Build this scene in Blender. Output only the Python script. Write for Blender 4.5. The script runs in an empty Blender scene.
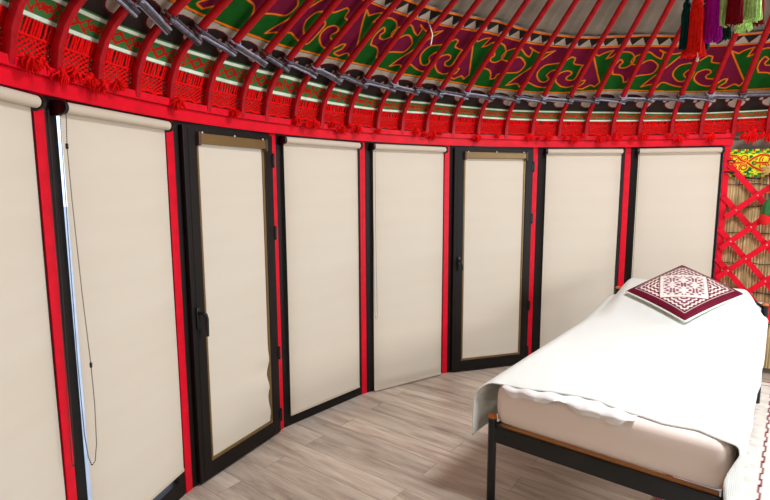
import bpy, bmesh, math, random
import numpy as np
from mathutils import Vector, Matrix
random.seed(7); rng = np.random.default_rng(5)
PI = math.pi; R_ = math.radians
scn = bpy.context.scene
COL = scn.collection

# ------------------------------------------------------------------ basics
def lin(c):
    out = []
    for v in c[:3]:
        v = v/255.0
        out.append(v/12.92 if v <= .04045 else ((v+.055)/1.055)**2.4)
    return tuple(out)
def L4(c): return (*lin(c), 1.0)

class MB:
    """collects simple shapes into one mesh"""
    def __init__(s): s.v = []; s.f = []; s.m = []; s.c = []; s.col = False
    def add(s, vs, fs, mi=0, col=None):
        o = len(s.v); s.v += [tuple(p) for p in vs]
        s.f += [tuple(i+o for i in f) for f in fs]; s.m += [mi]*len(fs)
        s.c += [col if col else (1, 1, 1)]*len(vs)
        if col: s.col = True
    def box(s, x0, x1, y0, y1, z0, z1, mi=0, bev=0.0, M=None):
        bm = bmesh.new()
        bmesh.ops.create_cube(bm, size=1)
        for v in bm.verts:
            v.co = Vector(((x0+x1)/2+v.co.x*(x1-x0), (y0+y1)/2+v.co.y*(y1-y0), (z0+z1)/2+v.co.z*(z1-z0)))
        if bev > 0:
            bmesh.ops.bevel(bm, geom=bm.edges[:], offset=bev, segments=2, affect='EDGES', profile=.6)
        if M is not None: bm.transform(M)
        bm.verts.index_update()
        s.add([v.co[:] for v in bm.verts], [[v.index for v in f.verts] for f in bm.faces], mi); bm.free()
    def tube(s, pts, r, n=8, mi=0, cap=True, col=None, flat=None, up=None):
        P = [Vector(p) for p in pts]; k = len(P)
        rr = r if isinstance(r, (list, tuple)) else [r]*k
        vs = []; prev = None
        for i in range(k):
            t = (P[min(i+1, k-1)]-P[max(i-1, 0)])
            if t.length < 1e-9: t = Vector((0, 0, 1))
            t.normalize()
            if prev is None:
                a = Vector(up) if up else (Vector((0, 0, 1)) if abs(t.z) < .9 else Vector((1, 0, 0)))
            else: a = prev
            a = (a - t*a.dot(t))
            if a.length < 1e-6: a = t.orthogonal()
            a.normalize(); b = t.cross(a); prev = a
            for j in range(n):
                q = 2*PI*j/n
                fx, fy = (flat[i] if flat else (1, 1))
                vs.append(P[i]+a*(math.cos(q)*rr[i]*fx)+b*(math.sin(q)*rr[i]*fy))
        fs = []
        for i in range(k-1):
            for j in range(n):
                fs.append((i*n+j, i*n+(j+1) % n, (i+1)*n+(j+1) % n, (i+1)*n+j))
        if cap:
            fs.append(tuple(range(n-1, -1, -1))); fs.append(tuple(range((k-1)*n, k*n)))
        s.add(vs, fs, mi, col)
    def lathe(s, prof, n=16, mi=0, M=None, col=None):
        vs = []
        for r, z in prof:
            for j in range(n):
                q = 2*PI*j/n; vs.append(Vector((r*math.cos(q), r*math.sin(q), z)))
        if M is not None: vs = [M @ v for v in vs]
        fs = []
        for i in range(len(prof)-1):
            for j in range(n): fs.append((i*n+j, i*n+(j+1) % n, (i+1)*n+(j+1) % n, (i+1)*n+j))
        fs.append(tuple(range(n-1, -1, -1))); fs.append(tuple(range((len(prof)-1)*n, len(prof)*n)))
        s.add(vs, fs, mi, col)
    def grid(s, rows, mi=0):
        """rows: list of lists of points"""
        nr, nc = len(rows), len(rows[0])
        s.add([p for r in rows for p in r],
              [(i*nc+j, i*nc+j+1, (i+1)*nc+j+1, (i+1)*nc+j) for i in range(nr-1) for j in range(nc-1)], mi)
    def build(s, name, mats, parent=None, smooth=False, loc=None, rot=None):
        me = bpy.data.meshes.new(name); me.from_pydata(s.v, [], s.f)
        if not isinstance(mats, (list, tuple)): mats = [mats]
        for m in mats: me.materials.append(m)
        me.polygons.foreach_set('material_index', s.m)
        if smooth: me.polygons.foreach_set('use_smooth', [True]*len(s.f))
        if s.col:
            ca = me.color_attributes.new('paint', 'FLOAT_COLOR', 'POINT')
            ca.data.foreach_set('color', [x for c in s.c for x in (*c, 1.0)])
        me.update()
        return link(name, me, parent, loc, rot)

def link(name, me, parent=None, loc=None, rot=None):
    o = bpy.data.objects.new(name, me); COL.objects.link(o)
    if parent: o.parent = parent
    if loc is not None: o.location = loc
    if rot is not None: o.rotation_euler = rot
    return o
def tag(o, label=None, cat=None, group=None, kind=None):
    if label: o['label'] = label
    if cat: o['category'] = cat
    if group: o['group'] = group
    if kind: o['kind'] = kind
    return o
def empty(name, loc=(0, 0, 0), rz=0.0):
    o = bpy.data.objects.new(name, None); COL.objects.link(o)
    o.location = loc; o.rotation_euler = (0, 0, rz); o.empty_display_size = .1
    return o
def weld_smooth(o, ang=40):
    me = o.data; me.polygons.foreach_set('use_smooth', [True]*len(me.polygons))
    try: me.set_sharp_from_angle(angle=R_(ang))
    except Exception: pass
    return o
def np_mesh(name, V, F, mat, colors=None, parent=None, smooth=True):
    """V (n,3) array, F (m,4) int array, colors (n,3) linear"""
    me = bpy.data.meshes.new(name)
    me.vertices.add(len(V)); me.vertices.foreach_set('co', np.ascontiguousarray(V, dtype=np.float32).ravel())
    me.loops.add(F.size); me.loops.foreach_set('vertex_index', np.ascontiguousarray(F, dtype=np.int32).ravel())
    me.polygons.add(len(F))
    me.polygons.foreach_set('loop_start', np.arange(0, F.size, 4, dtype=np.int32))
    me.update(calc_edges=True); me.validate()
    if smooth: me.polygons.foreach_set('use_smooth', np.ones(len(F), dtype=bool))
    me.materials.append(mat)
    if colors is not None:
        ca = me.color_attributes.new('paint', 'FLOAT_COLOR', 'POINT')
        ca.data.foreach_set('color', np.c_[colors, np.ones(len(V))].astype(np.float32).ravel())
    return link(name, me, parent)
def quads(nr, nc):
    i = np.arange(nr-1)[:, None]*nc+np.arange(nc-1)[None]
    return np.stack([i, i+1, i+nc+1, i+nc], -1).reshape(-1, 4)

# ------------------------------------------------------------------ materials
class NT:
    def __init__(s, name):
        s.mat = bpy.data.materials.new(name); s.mat.use_nodes = True
        s.t = s.mat.node_tree; s.n = s.t.nodes; s.l = s.t.links
        s.bsdf = s.n['Principled BSDF']; s.out = s.n['Material Output']
    def node(s, ty, **kw):
        n = s.n.new(ty)
        for k, v in kw.items(): setattr(n, k, v)
        return n
    def L(s, a, b): s.l.new(a, b)
def simple(name, col, rough=.5, var=.12, scale=30, bump=0.0, bscale=200, metal=0, spec=.4, sheen=0, stretch=None):
    t = NT(name); b = t.bsdf
    tc = t.node('ShaderNodeTexCoord'); mp = t.node('ShaderNodeMapping'); t.L(tc.outputs['Object'], mp.inputs['Vector'])
    if stretch: mp.inputs['Scale'].default_value = stretch
    nz = t.node('ShaderNodeTexNoise'); nz.inputs['Scale'].default_value = scale; nz.inputs['Detail'].default_value = 4
    t.L(mp.outputs[0], nz.inputs['Vector'])
    rp = t.node('ShaderNodeValToRGB'); c = lin(col)
    rp.color_ramp.elements[0].position = .3; rp.color_ramp.elements[1].position = .7
    rp.color_ramp.elements[0].color = (*[x*(1-var) for x in c], 1)
    rp.color_ramp.elements[1].color = (*[min(1, x*(1+var)) for x in c], 1)
    t.L(nz.outputs[0], rp.inputs[0]); t.L(rp.outputs[0], b.inputs['Base Color'])
    b.inputs['Roughness'].default_value = rough; b.inputs['Metallic'].default_value = metal
    b.inputs['Specular IOR Level'].default_value = spec
    if sheen: b.inputs['Sheen Weight'].default_value = sheen
    if bump:
        n2 = t.node('ShaderNodeTexNoise'); n2.inputs['Scale'].default_value = bscale; t.L(mp.outputs[0], n2.inputs['Vector'])
        bp = t.node('ShaderNodeBump'); bp.inputs['Strength'].default_value = bump; bp.inputs['Distance'].default_value = .003
        t.L(n2.outputs[0], bp.inputs['Height']); t.L(bp.outputs[0], b.inputs['Normal'])
    return t.mat
def painted(name, rough=.85, bump=.3, bscale=160, spec=.15):
    t = NT(name); b = t.bsdf
    at = t.node('ShaderNodeAttribute', attribute_name='paint')
    tc = t.node('ShaderNodeTexCoord')
    nz = t.node('ShaderNodeTexNoise'); nz.inputs['Scale'].default_value = 14; nz.inputs['Detail'].default_value = 5; t.L(tc.outputs['Object'], nz.inputs['Vector'])
    mr = t.node('ShaderNodeMapRange'); mr.inputs[1].default_value = .3; mr.inputs[2].default_value = .7; mr.inputs[3].default_value = .82; mr.inputs[4].default_value = 1.15
    t.L(nz.outputs[0], mr.inputs[0])
    mx = t.node('ShaderNodeMix', data_type='RGBA', blend_type='MULTIPLY'); mx.inputs[0].default_value = 1
    t.L(at.outputs['Color'], mx.inputs[6]); t.L(mr.outputs[0], mx.inputs[7]); t.L(mx.outputs[2], b.inputs['Base Color'])
    b.inputs['Roughness'].default_value = rough; b.inputs['Specular IOR Level'].default_value = spec
    n2 = t.node('ShaderNodeTexNoise'); n2.inputs['Scale'].default_value = bscale; t.L(tc.outputs['Object'], n2.inputs['Vector'])
    bp = t.node('ShaderNodeBump'); bp.inputs['Strength'].default_value = bump; bp.inputs['Distance'].default_value = .003
    t.L(n2.outputs[0], bp.inputs['Height']); t.L(bp.outputs[0], b.inputs['Normal'])
    return t.mat

M_RED = simple('red_gloss_paint', (218, 8, 38), .45, .12, 18, .15, 60, spec=.2)
M_POLE = simple('red_pole_paint', (172, 5, 22), .45, .22, 22, .2, 70, spec=.25)
M_BEAM = simple('red_beam_paint', (222, 8, 36), .45, .12, 10, .15, 40, spec=.2)
M_FRAME = simple('dark_brown_frame', (23, 18, 15), .5, .1, 8, spec=.22)
M_BLACKP = simple('black_plastic', (18, 17, 17), .4, .1, 8)
M_OLIVE = simple('olive_bronze_metal', (122, 98, 58), .4, .1, 8, metal=.3)
M_CHAIN = simple('dark_chain', (48, 44, 42), .5, .1, 8)
M_BED = simple('black_bed_metal', (18, 21, 22), .4, .15, 12)
M_KNOB = simple('orange_varnished_wood', (196, 108, 52), .35, .15, 30)
M_SLAT = simple('pale_orange_wood', (205, 145, 88), .5, .12, 20, stretch=(1, 8, 8))
M_NETRED = simple('red_yarn', (228, 16, 18), .85, .15, 60, .4, 220, spec=.1)
M_FELT = simple('grey_felt', (134, 126, 113), .95, .2, 5, .5, 60, spec=.05)
M_FELTDARK = simple('brown_grey_felt', (110, 98, 84), .95, .2, 5, .5, 60, spec=.05)
M_ROPE = simple('slate_blue_rope', (92, 92, 104), .8, .35, 40, .5, 120, spec=.1)
M_SCREW = simple('zinc_screw', (205, 205, 205), .35, .05, 8, metal=.6)
M_WHITE = simple('white_plastic', (232, 234, 236), .45, .03, 8)
M_CORD = simple('white_cord', (225, 220, 205), .8, .05, 30)
M_PAINT = painted('felt_applique'); M_WOVEN = painted('woven_wool', bump=.5, bscale=260)
M_EMB = painted('embroidered_cloth', rough=.7, bump=.3, bscale=300)
M_CUSH = painted('cushion_cloth', rough=.75, bump=.35, bscale=260)
M_RUGM = painted('rug_pile', rough=.95, bump=.5, bscale=300, spec=.05)
M_PIPE = simple('pale_green_white_cloth', (226, 234, 222), .85, .04, 30)

def fabric_blind():
    t = NT('cream_blind_fabric'); b = t.bsdf
    tc = t.node('ShaderNodeTexCoord'); nz = t.node('ShaderNodeTexNoise'); nz.inputs['Scale'].default_value = 900
    t.L(tc.outputs['Object'], nz.inputs['Vector'])
    mp = t.node('ShaderNodeMapping'); mp.inputs['Scale'].default_value = (.5, 1, 5); t.L(tc.outputs['Object'], mp.inputs['Vector'])
    n3 = t.node('ShaderNodeTexNoise'); n3.inputs['Scale'].default_value = 1.5; t.L(mp.outputs[0], n3.inputs['Vector'])
    rp = t.node('ShaderNodeValToRGB'); rp.color_ramp.elements[0].color = L4((216, 204, 185)); rp.color_ramp.elements[1].color = L4((220, 209, 191))
    rp.color_ramp.elements[0].position = .3; rp.color_ramp.elements[1].position = .7
    t.L(n3.outputs[0], rp.inputs[0])
    b.inputs['Roughness'].default_value = .9; b.inputs['Specular IOR Level'].default_value = .1
    t.L(rp.outputs[0], b.inputs['Base Color'])
    bp = t.node('ShaderNodeBump'); bp.inputs['Strength'].default_value = .15; bp.inputs['Distance'].default_value = .001
    t.L(nz.outputs[0], bp.inputs['Height']); t.L(bp.outputs[0], b.inputs['Normal'])
    tr = t.node('ShaderNodeBsdfTranslucent'); tr.inputs['Color'].default_value = L4((228, 206, 176))
    mx = t.node('ShaderNodeMixShader'); mx.inputs[0].default_value = .16
    t.L(b.outputs[0], mx.inputs[1]); t.L(tr.outputs[0], mx.inputs[2]); t.L(mx.outputs[0], t.out.inputs[0])
    return t.mat
M_BLIND = fabric_blind()
def glass():
    t = NT('window_glass'); tr = t.node('ShaderNodeBsdfTransparent'); tr.inputs[0].default_value = (.92, .96, 1, 1)
    gl = t.node('ShaderNodeBsdfGlossy'); gl.inputs['Roughness'].default_value = .03
    mx = t.node('ShaderNodeMixShader'); mx.inputs[0].default_value = .06
    t.L(tr.outputs[0], mx.inputs[1]); t.L(gl.outputs[0], mx.inputs[2]); t.L(mx.outputs[0], t.out.inputs[0])
    return t.mat
M_GLASS = glass()
def floor_mat():
    t = NT('grey_oak_laminate'); b = t.bsdf
    tc = t.node('ShaderNodeTexCoord'); mp = t.node('ShaderNodeMapping')
    mp.inputs['Rotation'].default_value = (0, 0, R_(37.5)); mp.inputs['Location'].default_value = (.3, .04, 0)
    t.L(tc.outputs['Object'], mp.inputs['Vector'])
    br = t.node('ShaderNodeTexBrick'); br.offset = .37; br.offset_frequency = 2
    br.inputs['Scale'].default_value = 1; br.inputs['Brick Width'].default_value = 1.25; br.inputs['Row Height'].default_value = .166
    br.inputs['Mortar Size'].default_value = .0012; br.inputs['Mortar Smooth'].default_value = .3
    br.inputs['Color1'].default_value = (0, 0, 0, 1); br.inputs['Color2'].default_value = (1, 1, 1, 1); br.inputs['Mortar'].default_value = (.5, .5, .5, 1)
    t.L(mp.outputs[0], br.inputs['Vector'])
    m2 = t.node('ShaderNodeMapping'); m2.inputs['Scale'].default_value = (1.0, 7.5, 1); t.L(mp.outputs[0], m2.inputs['Vector'])
    ad = t.node('ShaderNodeVectorMath', operation='ADD'); t.L(m2.outputs[0], ad.inputs[0])
    sc = t.node('ShaderNodeVectorMath', operation='SCALE'); t.L(br.outputs['Color'], sc.inputs[0]); sc.inputs['Scale'].default_value = 13
    t.L(sc.outputs[0], ad.inputs[1])
    nz = t.node('ShaderNodeTexNoise'); nz.inputs['Scale'].default_value = 1.6; nz.inputs['Detail'].default_value = 7; nz.inputs['Roughness'].default_value = .62; nz.inputs['Distortion'].default_value = .5
    t.L(ad.outputs[0], nz.inputs['Vector'])
    rp = t.node('ShaderNodeValToRGB'); e = rp.color_ramp.elements
    e[0].position = .28; e[0].color = L4((140, 121, 107)); e[1].position = .76; e[1].color = L4((214, 203, 188))
    e2 = e.new(.42); e2.color = L4((176, 159, 144)); e3 = e.new(.56); e3.color = L4((199, 185, 169))
    t.L(nz.outputs[0], rp.inputs[0])
    m3 = t.node('ShaderNodeMapping'); m3.inputs['Scale'].default_value = (2, 60, 1); t.L(mp.outputs[0], m3.inputs['Vector'])
    n3 = t.node('ShaderNodeTexNoise'); n3.inputs['Scale'].default_value = 3; n3.inputs['Detail'].default_value = 3; t.L(m3.outputs[0], n3.inputs['Vector'])
    mr = t.node('ShaderNodeMapRange'); mr.inputs[1].default_value = .3; mr.inputs[2].default_value = .7; mr.inputs[3].default_value = .86; mr.inputs[4].default_value = 1.1; t.L(n3.outputs[0], mr.inputs[0])
    mx = t.node('ShaderNodeMix', data_type='RGBA', blend_type='MULTIPLY'); mx.inputs[0].default_value = 1
    t.L(rp.outputs[0], mx.inputs[6]); t.L(mr.outputs[0], mx.inputs[7])
    mr2 = t.node('ShaderNodeMapRange'); mr2.inputs[3].default_value = .86; mr2.inputs[4].default_value = 1.1
    t.L(br.outputs['Color'], mr2.inputs[0])
    mx2 = t.node('ShaderNodeMix', data_type='RGBA', blend_type='MULTIPLY'); mx2.inputs[0].default_value = 1
    t.L(mx.outputs[2], mx2.inputs[6]); t.L(mr2.outputs[0], mx2.inputs[7])
    mx3 = t.node('ShaderNodeMix', data_type='RGBA'); t.L(br.outputs['Fac'], mx3.inputs[0]); t.L(mx2.outputs[2], mx3.inputs[6]); mx3.inputs[7].default_value = L4((105, 90, 78))
    t.L(mx3.outputs[2], b.inputs['Base Color']); b.inputs['Roughness'].default_value = .34; b.inputs['Specular IOR Level'].default_value = .4
    return t.mat
M_FLOOR = floor_mat()
def sheet_mat(name, col, waffle=0.0, freq=90):
    t = NT(name); b = t.bsdf
    b.inputs['Base Color'].default_value = L4(col); b.inputs['Roughness'].default_value = .9; b.inputs['Specular IOR Level'].default_value = .1
    uv = t.node('ShaderNodeTexCoord')
    nz = t.node('ShaderNodeTexNoise'); nz.inputs['Scale'].default_value = 5; nz.inputs['Detail'].default_value = 4; t.L(uv.outputs['Object'], nz.inputs['Vector'])
    h = nz.outputs[0]
    if waffle:
        w1 = t.node('ShaderNodeTexWave', bands_direction='X'); w1.inputs['Scale'].default_value = freq/6.28
        w2 = t.node('ShaderNodeTexWave', bands_direction='Y'); w2.inputs['Scale'].default_value = freq/6.28
        w3 = t.node('ShaderNodeTexWave', bands_direction='Z'); w3.inputs['Scale'].default_value = freq/6.28
        for w in (w1, w2, w3): t.L(uv.outputs['Object'], w.inputs['Vector'])
        a = t.node('ShaderNodeMath', operation='ADD'); t.L(w1.outputs['Fac'], a.inputs[0]); t.L(w2.outputs['Fac'], a.inputs[1])
        a1 = t.node('ShaderNodeMath', operation='ADD'); t.L(a.outputs[0], a1.inputs[0]); t.L(w3.outputs['Fac'], a1.inputs[1])
        m = t.node('ShaderNodeMath', operation='MULTIPLY'); t.L(a1.outputs[0], m.inputs[0]); m.inputs[1].default_value = waffle
        a2 = t.node('ShaderNodeMath', operation='ADD'); t.L(m.outputs[0], a2.inputs[0]); t.L(nz.outputs[0], a2.inputs[1]); h = a2.outputs[0]
    bp = t.node('ShaderNodeBump'); bp.inputs['Strength'].default_value = .5; bp.inputs['Distance'].default_value = .006
    t.L(h, bp.inputs['Height']); t.L(bp.outputs[0], b.inputs['Normal'])
    return t.mat
M_SPREAD = sheet_mat('white_waffle_cotton', (240, 244, 239), .8, 330)
M_SHEET = sheet_mat('pinkish_white_sheet', (246, 232, 222))
M_SHEETW = sheet_mat('white_sheet', (240, 238, 236))
def reed_mat():
    t = NT('reed_mat'); b = t.bsdf
    tc = t.node('ShaderNodeTexCoord'); mp = t.node('ShaderNodeMapping'); mp.inputs['Scale'].default_value = (130, 130, 3)
    t.L(tc.outputs['Object'], mp.inputs['Vector'])
    nz = t.node('ShaderNodeTexNoise'); nz.inputs['Scale'].default_value = 1; nz.inputs['Detail'].default_value = 3; t.L(mp.outputs[0], nz.inputs['Vector'])
    rp = t.node('ShaderNodeValToRGB'); e = rp.color_ramp.elements
    e[0].position = .3; e[0].color = L4((128, 102, 62)); e[1].position = .62; e[1].color = L4((218, 192, 140))
    t.L(nz.outputs[0], rp.inputs[0]); t.L(rp.outputs[0], b.inputs['Base Color']); b.inputs['Roughness'].default_value = .7
    bp = t.node('ShaderNodeBump'); bp.inputs['Distance'].default_value = .004; t.L(nz.outputs[0], bp.inputs['Height']); t.L(bp.outputs[0], b.inputs['Normal'])
    return t.mat
M_REED = reed_mat()

# ------------------------------------------------------------------ layout (metres, yurt centre at origin)
RW = 3.0913; HT = 2.0
POST = [-1.7170, -1.4664, -1.2247, -.9677, -.7034, -.4354, -.1581, .1130, .3673]     # angles clockwise from +y
def pol(th, r, z=0.0): return Vector((r*math.sin(th), r*math.cos(th), z))
def bay_frame(i):
    A, B = pol(POST[i], RW), pol(POST[i+1], RW)
    u = (B-A); L = u.length; u.normalize(); m = (A+B)/2
    return m, math.atan2(u.y, u.x), L          # local +x along the wall, local +y outward

PROF = np.array([(3.06, 2.09), (3.045, 2.17), (3.01, 2.25), (2.965, 2.31), (2.915, 2.355), (2.80, 2.44), (2.55, 2.62), (2.36, 2.735), (2.09, 2.905), (1.4, 3.35), (.7, 3.80)])
def offset_prof(d):
    t = np.gradient(PROF, axis=0); t /= np.hypot(*t.T)[:, None]; n = np.c_[t[:, 1], -t[:, 0]]
    return PROF+n*d
FELT = offset_prof(.04)
ACC = np.r_[0, np.cumsum(np.hypot(*np.diff(FELT, axis=0).T))]
def surf(th, s, d=0.0):
    """point arrays on the roof lining; d metres further out"""
    P = FELT if d == 0 else offset_prof(.04+d)
    r = np.interp(s, ACC, P[:, 0]); z = np.interp(s, ACC, P[:, 1])
    return np.stack([r*np.sin(th), r*np.cos(th), z+0*r], -1)

# ------------------------------------------------------------------ room shell
def disc(name, rad, z, mat, n=128):
    b = MB(); b.add([(rad*math.sin(2*PI*i/n), rad*math.cos(2*PI*i/n), z) for i in range(n)], [tuple(range(n-1, -1, -1))]); return b.build(name, mat)
tag(disc('floor', 3.2, 0, M_FLOOR), kind='structure')
b = MB(); b.add([(-40, -40, -.02), (40, -40, -.02), (40, 40, -.02), (-40, 40, -.02)], [(0, 1, 2, 3)])
tag(b.build('ground', simple('pale_ground', (176, 178, 182), .9, .15, 2)), kind='structure')
# ceiling felt, all the way round, open at the crown
th = np.linspace(-PI, PI, 181); s = np.linspace(0.0, ACC[-1], 60)
TH, S = np.meshgrid(th, s)
lump = .006*np.sin(TH*31+S*9)*np.sin(S*14+TH*7)
V = surf(TH, S, .022); V[..., 2] += lump
tag(np_mesh('ceiling', V.reshape(-1, 3), quads(*TH.shape), M_FELT), kind='structure')
def cyl_wall(name, a0, a1, r, z0, z1, mat, n=60):
    rows = [[tuple(pol(a0+(a1-a0)*i/n, r, z)) for i in range(n+1)] for z in (z0, z1)]
    b = MB(); b.grid(rows); return tag(b.build(name, mat, smooth=True), kind='structure')
cyl_wall('wall_right', .36, R_(56), 3.17, 0, 2.12, M_FELT)
cyl_wall('wall_back', R_(128), R_(360-98.5), 3.14, 0, 2.12, M_FELT)
cyl_wall('felt_skirt', -PI, PI, 3.134, 2.06, 2.24, M_FELT, 120)  # felt skirt added to stop light leaking between beam and ceiling
# crown ring
b = MB(); b.tube([pol(2*PI*i/48, .70, 3.80) for i in range(49)], .045, 8, cap=False)
tag(b.build('crown_ring', M_POLE, smooth=True), kind='structure')

# ring beam above the panels: two stepped boards
def ring_beam(name, r0, r1, z0, z1, a0, a1, mat, n=110):
    sec = [(r0, z0), (r0, z1), (r1, z1), (r1, z0)]
    b = MB(); vs = []
    for i in range(n+1):
        a = a0+(a1-a0)*i/n
        for r, z in sec: vs.append(pol(a, r, z))
    fs = [(i*4+j, i*4+(j+1) % 4, (i+1)*4+(j+1) % 4, (i+1)*4+j) for i in range(n) for j in range(4)]
    fs += [(3, 2, 1, 0), (n*4, n*4+1, n*4+2, n*4+3)]
    b.add(vs, fs); return b.build(name, mat)
A0, A1 = POST[0], POST[-1]+.012
tag(ring_beam('ring_beam', 3.066, 3.13, 1.992, 2.052, A0, A1, M_BEAM), kind='structure')
tag(ring_beam('ring_beam', 3.048, 3.13, 2.054, 2.088, A0, A1, M_BEAM), kind='structure')

# red posts
for i, a in enumerate(POST):
    b = MB(); w = .025 if i < 8 else .023
    z1 = 1.99 if i < 8 else 2.12
    b.box(-w, w, -.001 if i < 8 else -.012, .05, 0, z1, bev=.003)
    o = b.build('trim_%d' % (i+1), M_RED, loc=pol(a, RW), rot=(0, 0, -a)); tag(o, kind='structure')

# ------------------------------------------------------------------ window bays and doors
def bars(b, x0, x1, z0, z1, wl, wr, wb, wt, y0, y1, bev=.004):
    b.box(x0, x0+wl, y0, y1, z0, z1, bev=bev); b.box(x1-wr, x1, y0, y1, z0, z1, bev=bev)
    b.box(x0+wl-.002, x1-wr+.002, y0, y1, z0, z0+wb, bev=bev); b.box(x0+wl-.002, x1-wr+.002, y0, y1, z1-wt, z1, bev=bev)
def pane(x0, x1, z0, z1, y, parent):
    b = MB(); b.add([(x0, y, z0), (x1, y, z0), (x1, y, z1), (x0, y, z1)], [(0, 1, 2, 3)])
    return b.build('glass', M_GLASS, parent)
def chain_mesh(pts, parent, joiners=(), rb=.0020):
    b = MB(); P = [Vector(p) for p in pts]; d = .0085
    carry = 0
    b.tube(P, .0011, 4)
    oc = [(1, 0, 0), (0, 1, 0), (-1, 0, 0), (0, -1, 0), (0, 0, 1), (0, 0, -1)]
    of = [(0, 1, 4), (1, 2, 4), (2, 3, 4), (3, 0, 4), (1, 0, 5), (2, 1, 5), (3, 2, 5), (0, 3, 5)]
    for i in range(len(P)-1):
        seg = (P[i+1]-P[i]); L = seg.length; t = d-carry
        while t < L:
            c = P[i]+seg*(t/L); b.add([c+Vector(v)*rb for v in oc], of); t += d
        carry = L-(t-d)
    o = b.build('pull_chain', M_CHAIN, parent)
    for j in joiners:
        q = MB(); q.lathe([(.001, -.011), (.005, -.009), (.005, .009), (.001, .011)], 8, M=Matrix.Translation(j)); q.build('chain_joiner', M_BLACKP, o, smooth=True)
    return o
def catenary_loop(x, y, ztop, zbot, spread=.02, drift=0.0, n=26):
    pts = []
    for i in range(n+1):
        t = i/n; pts.append((x-spread+drift*t*t, y, ztop-(ztop-zbot)*t))
    pts[-1] = (x-spread+drift, y, zbot+.03)
    pts += [(x-spread*.6+drift, y, zbot+.008), (x+drift, y, zbot), (x+spread*.7+drift, y, zbot+.008)]
    for i in range(n+1):
        t = i/n; pts.append((x+spread+drift*(1-t)**2, y, zbot+.03+(ztop-zbot-.03)*t))
    return pts

def roller_blind(i, x0, x1, zb, label, chain=None, tilt=0.0):
    m, rz, L = bay_frame(i)
    t = tag(empty('roller_blind', m, rz), label, 'blind', 'cream roller blinds over the windows')
    yT, yF, zT = -.043, -.024, 1.953
    # cloth: gently bowed sheet with a thin thickness at the hem
    nx, nz = 14, 40; rows = []
    for k in range(nz+1):
        z = zT+.004-(zT+.004-zb)*k/nz; f = k/nz
        rows.append([(x0+(x1-x0)*j/nx, yF+.003*math.sin(f*5+i)*f+.002*math.sin(j/nx*PI*2+i*1.7)*f, z+(tilt*(j/nx-.5)*f)) for j in range(nx+1)])
    b = MB(); b.grid(rows); o = b.build('fabric', M_BLIND, t, smooth=True)
    q = MB(); q.box(x0, x1, yF-.004, yF+.005, zb-.004, zb+.012, bev=.002); q.build('bottom_bar', M_BLIND, o)
    rt = Matrix.Translation((x0, yT, zT)) @ Matrix.Rotation(PI/2, 4, 'Y')
    b = MB(); b.lathe([(.018, 0), (.0215, .002), (.0215, x1-x0-.002), (.018, x1-x0)], 20, M=rt); weld_smooth(b.build('fabric_roll', M_BLIND, t))
    for xx, sg in ((x0, -1), (x1, 1)):
        b = MB(); rt = Matrix.Translation((xx+(0 if sg > 0 else -.02), yT, zT)) @ Matrix.Rotation(PI/2, 4, 'Y')
        b.lathe([(.012, 0), (.026, .002), (.027, .016), (.022, .02)], 18, M=rt)
        b.box(xx+(.004 if sg > 0 else -.018), xx+(.018 if sg > 0 else -.004), -.04, .0, zT-.03, zT+.028, bev=.003)
        weld_smooth(b.build('bracket', M_BLACKP, t))
    if chain:
        chain_mesh(chain[0], t, chain[1] if len(chain) > 1 else (), .0034 if i < 2 else .0019)
    return t

def window(n, i):
    m, rz, L = bay_frame(i); h = L/2
    t = tag(empty('window_%d' % n, m, rz), kind='structure')
    b = MB(); bars(b, -h+.026, h-.026, 0.0, 1.994, .055 if i == 1 else .082, .055, .095, .045, .006, .05); b.build('window_frame', M_FRAME, t)
    pane(-h+.07, h-.07, .08, 1.95, .02, t)
win = {0: (-.30, .305), 1: (-.305, .30), 3: (-.34, .33), 4: (-.333, .354), 6: (-.325, .346), 7: (-.311, .335)}
hem = {0: .10, 1: .168, 3: .088, 4: .014, 6: .05, 7: .05}
lab = {0: 'cream roller blind cut off by the left picture edge, beside a thick red post',
       1: 'wide cream roller blind with a long dark bead chain down its left edge',
       3: 'cream roller blind just right of the near door, hem a little above the floor',
       4: 'cream roller blind just left of the far door, hem almost at the floor',
       6: 'cream roller blind just right of the far door, partly behind the white bed',
       7: 'cream roller blind behind the bed head, next to the red lattice'}
ch = {0: [catenary_loop(.318, -.07, 1.93, .62, .009, -.02)],
      1: [[(-.325, -.07, 1.93), (-.333, -.07, 1.81), (-.33, -.07, 1.61), (-.318, -.07, 1.25), (-.303, -.07, .965), (-.300, -.07, .80), (-.306, -.07, .64), (-.318, -.068, .57), (-.333, -.066, .56), (-.343, -.062, .60), (-.349, -.058, .70), (-.350, -.055, 1.0), (-.345, -.055, 1.5), (-.338, -.055, 1.93)], [(-.333, -.07, 1.81), (-.303, -.07, .965)]],
      3: [catenary_loop(.338, -.05, 1.93, .62, .014, 0)],
      4: [catenary_loop(-.352, -.068, 1.93, .62, .010, .012)],
      6: [catenary_loop(.338, -.066, 1.93, .5, .010, -.008)],
      7: [catenary_loop(-.32, -.066, 1.93, .5, .008, .0)]}
for n, i in enumerate((0, 1, 3, 4, 6, 7)):
    window(n+1, i)
    roller_blind(i, *win[i], hem[i], lab[i], ch[i])

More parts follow.
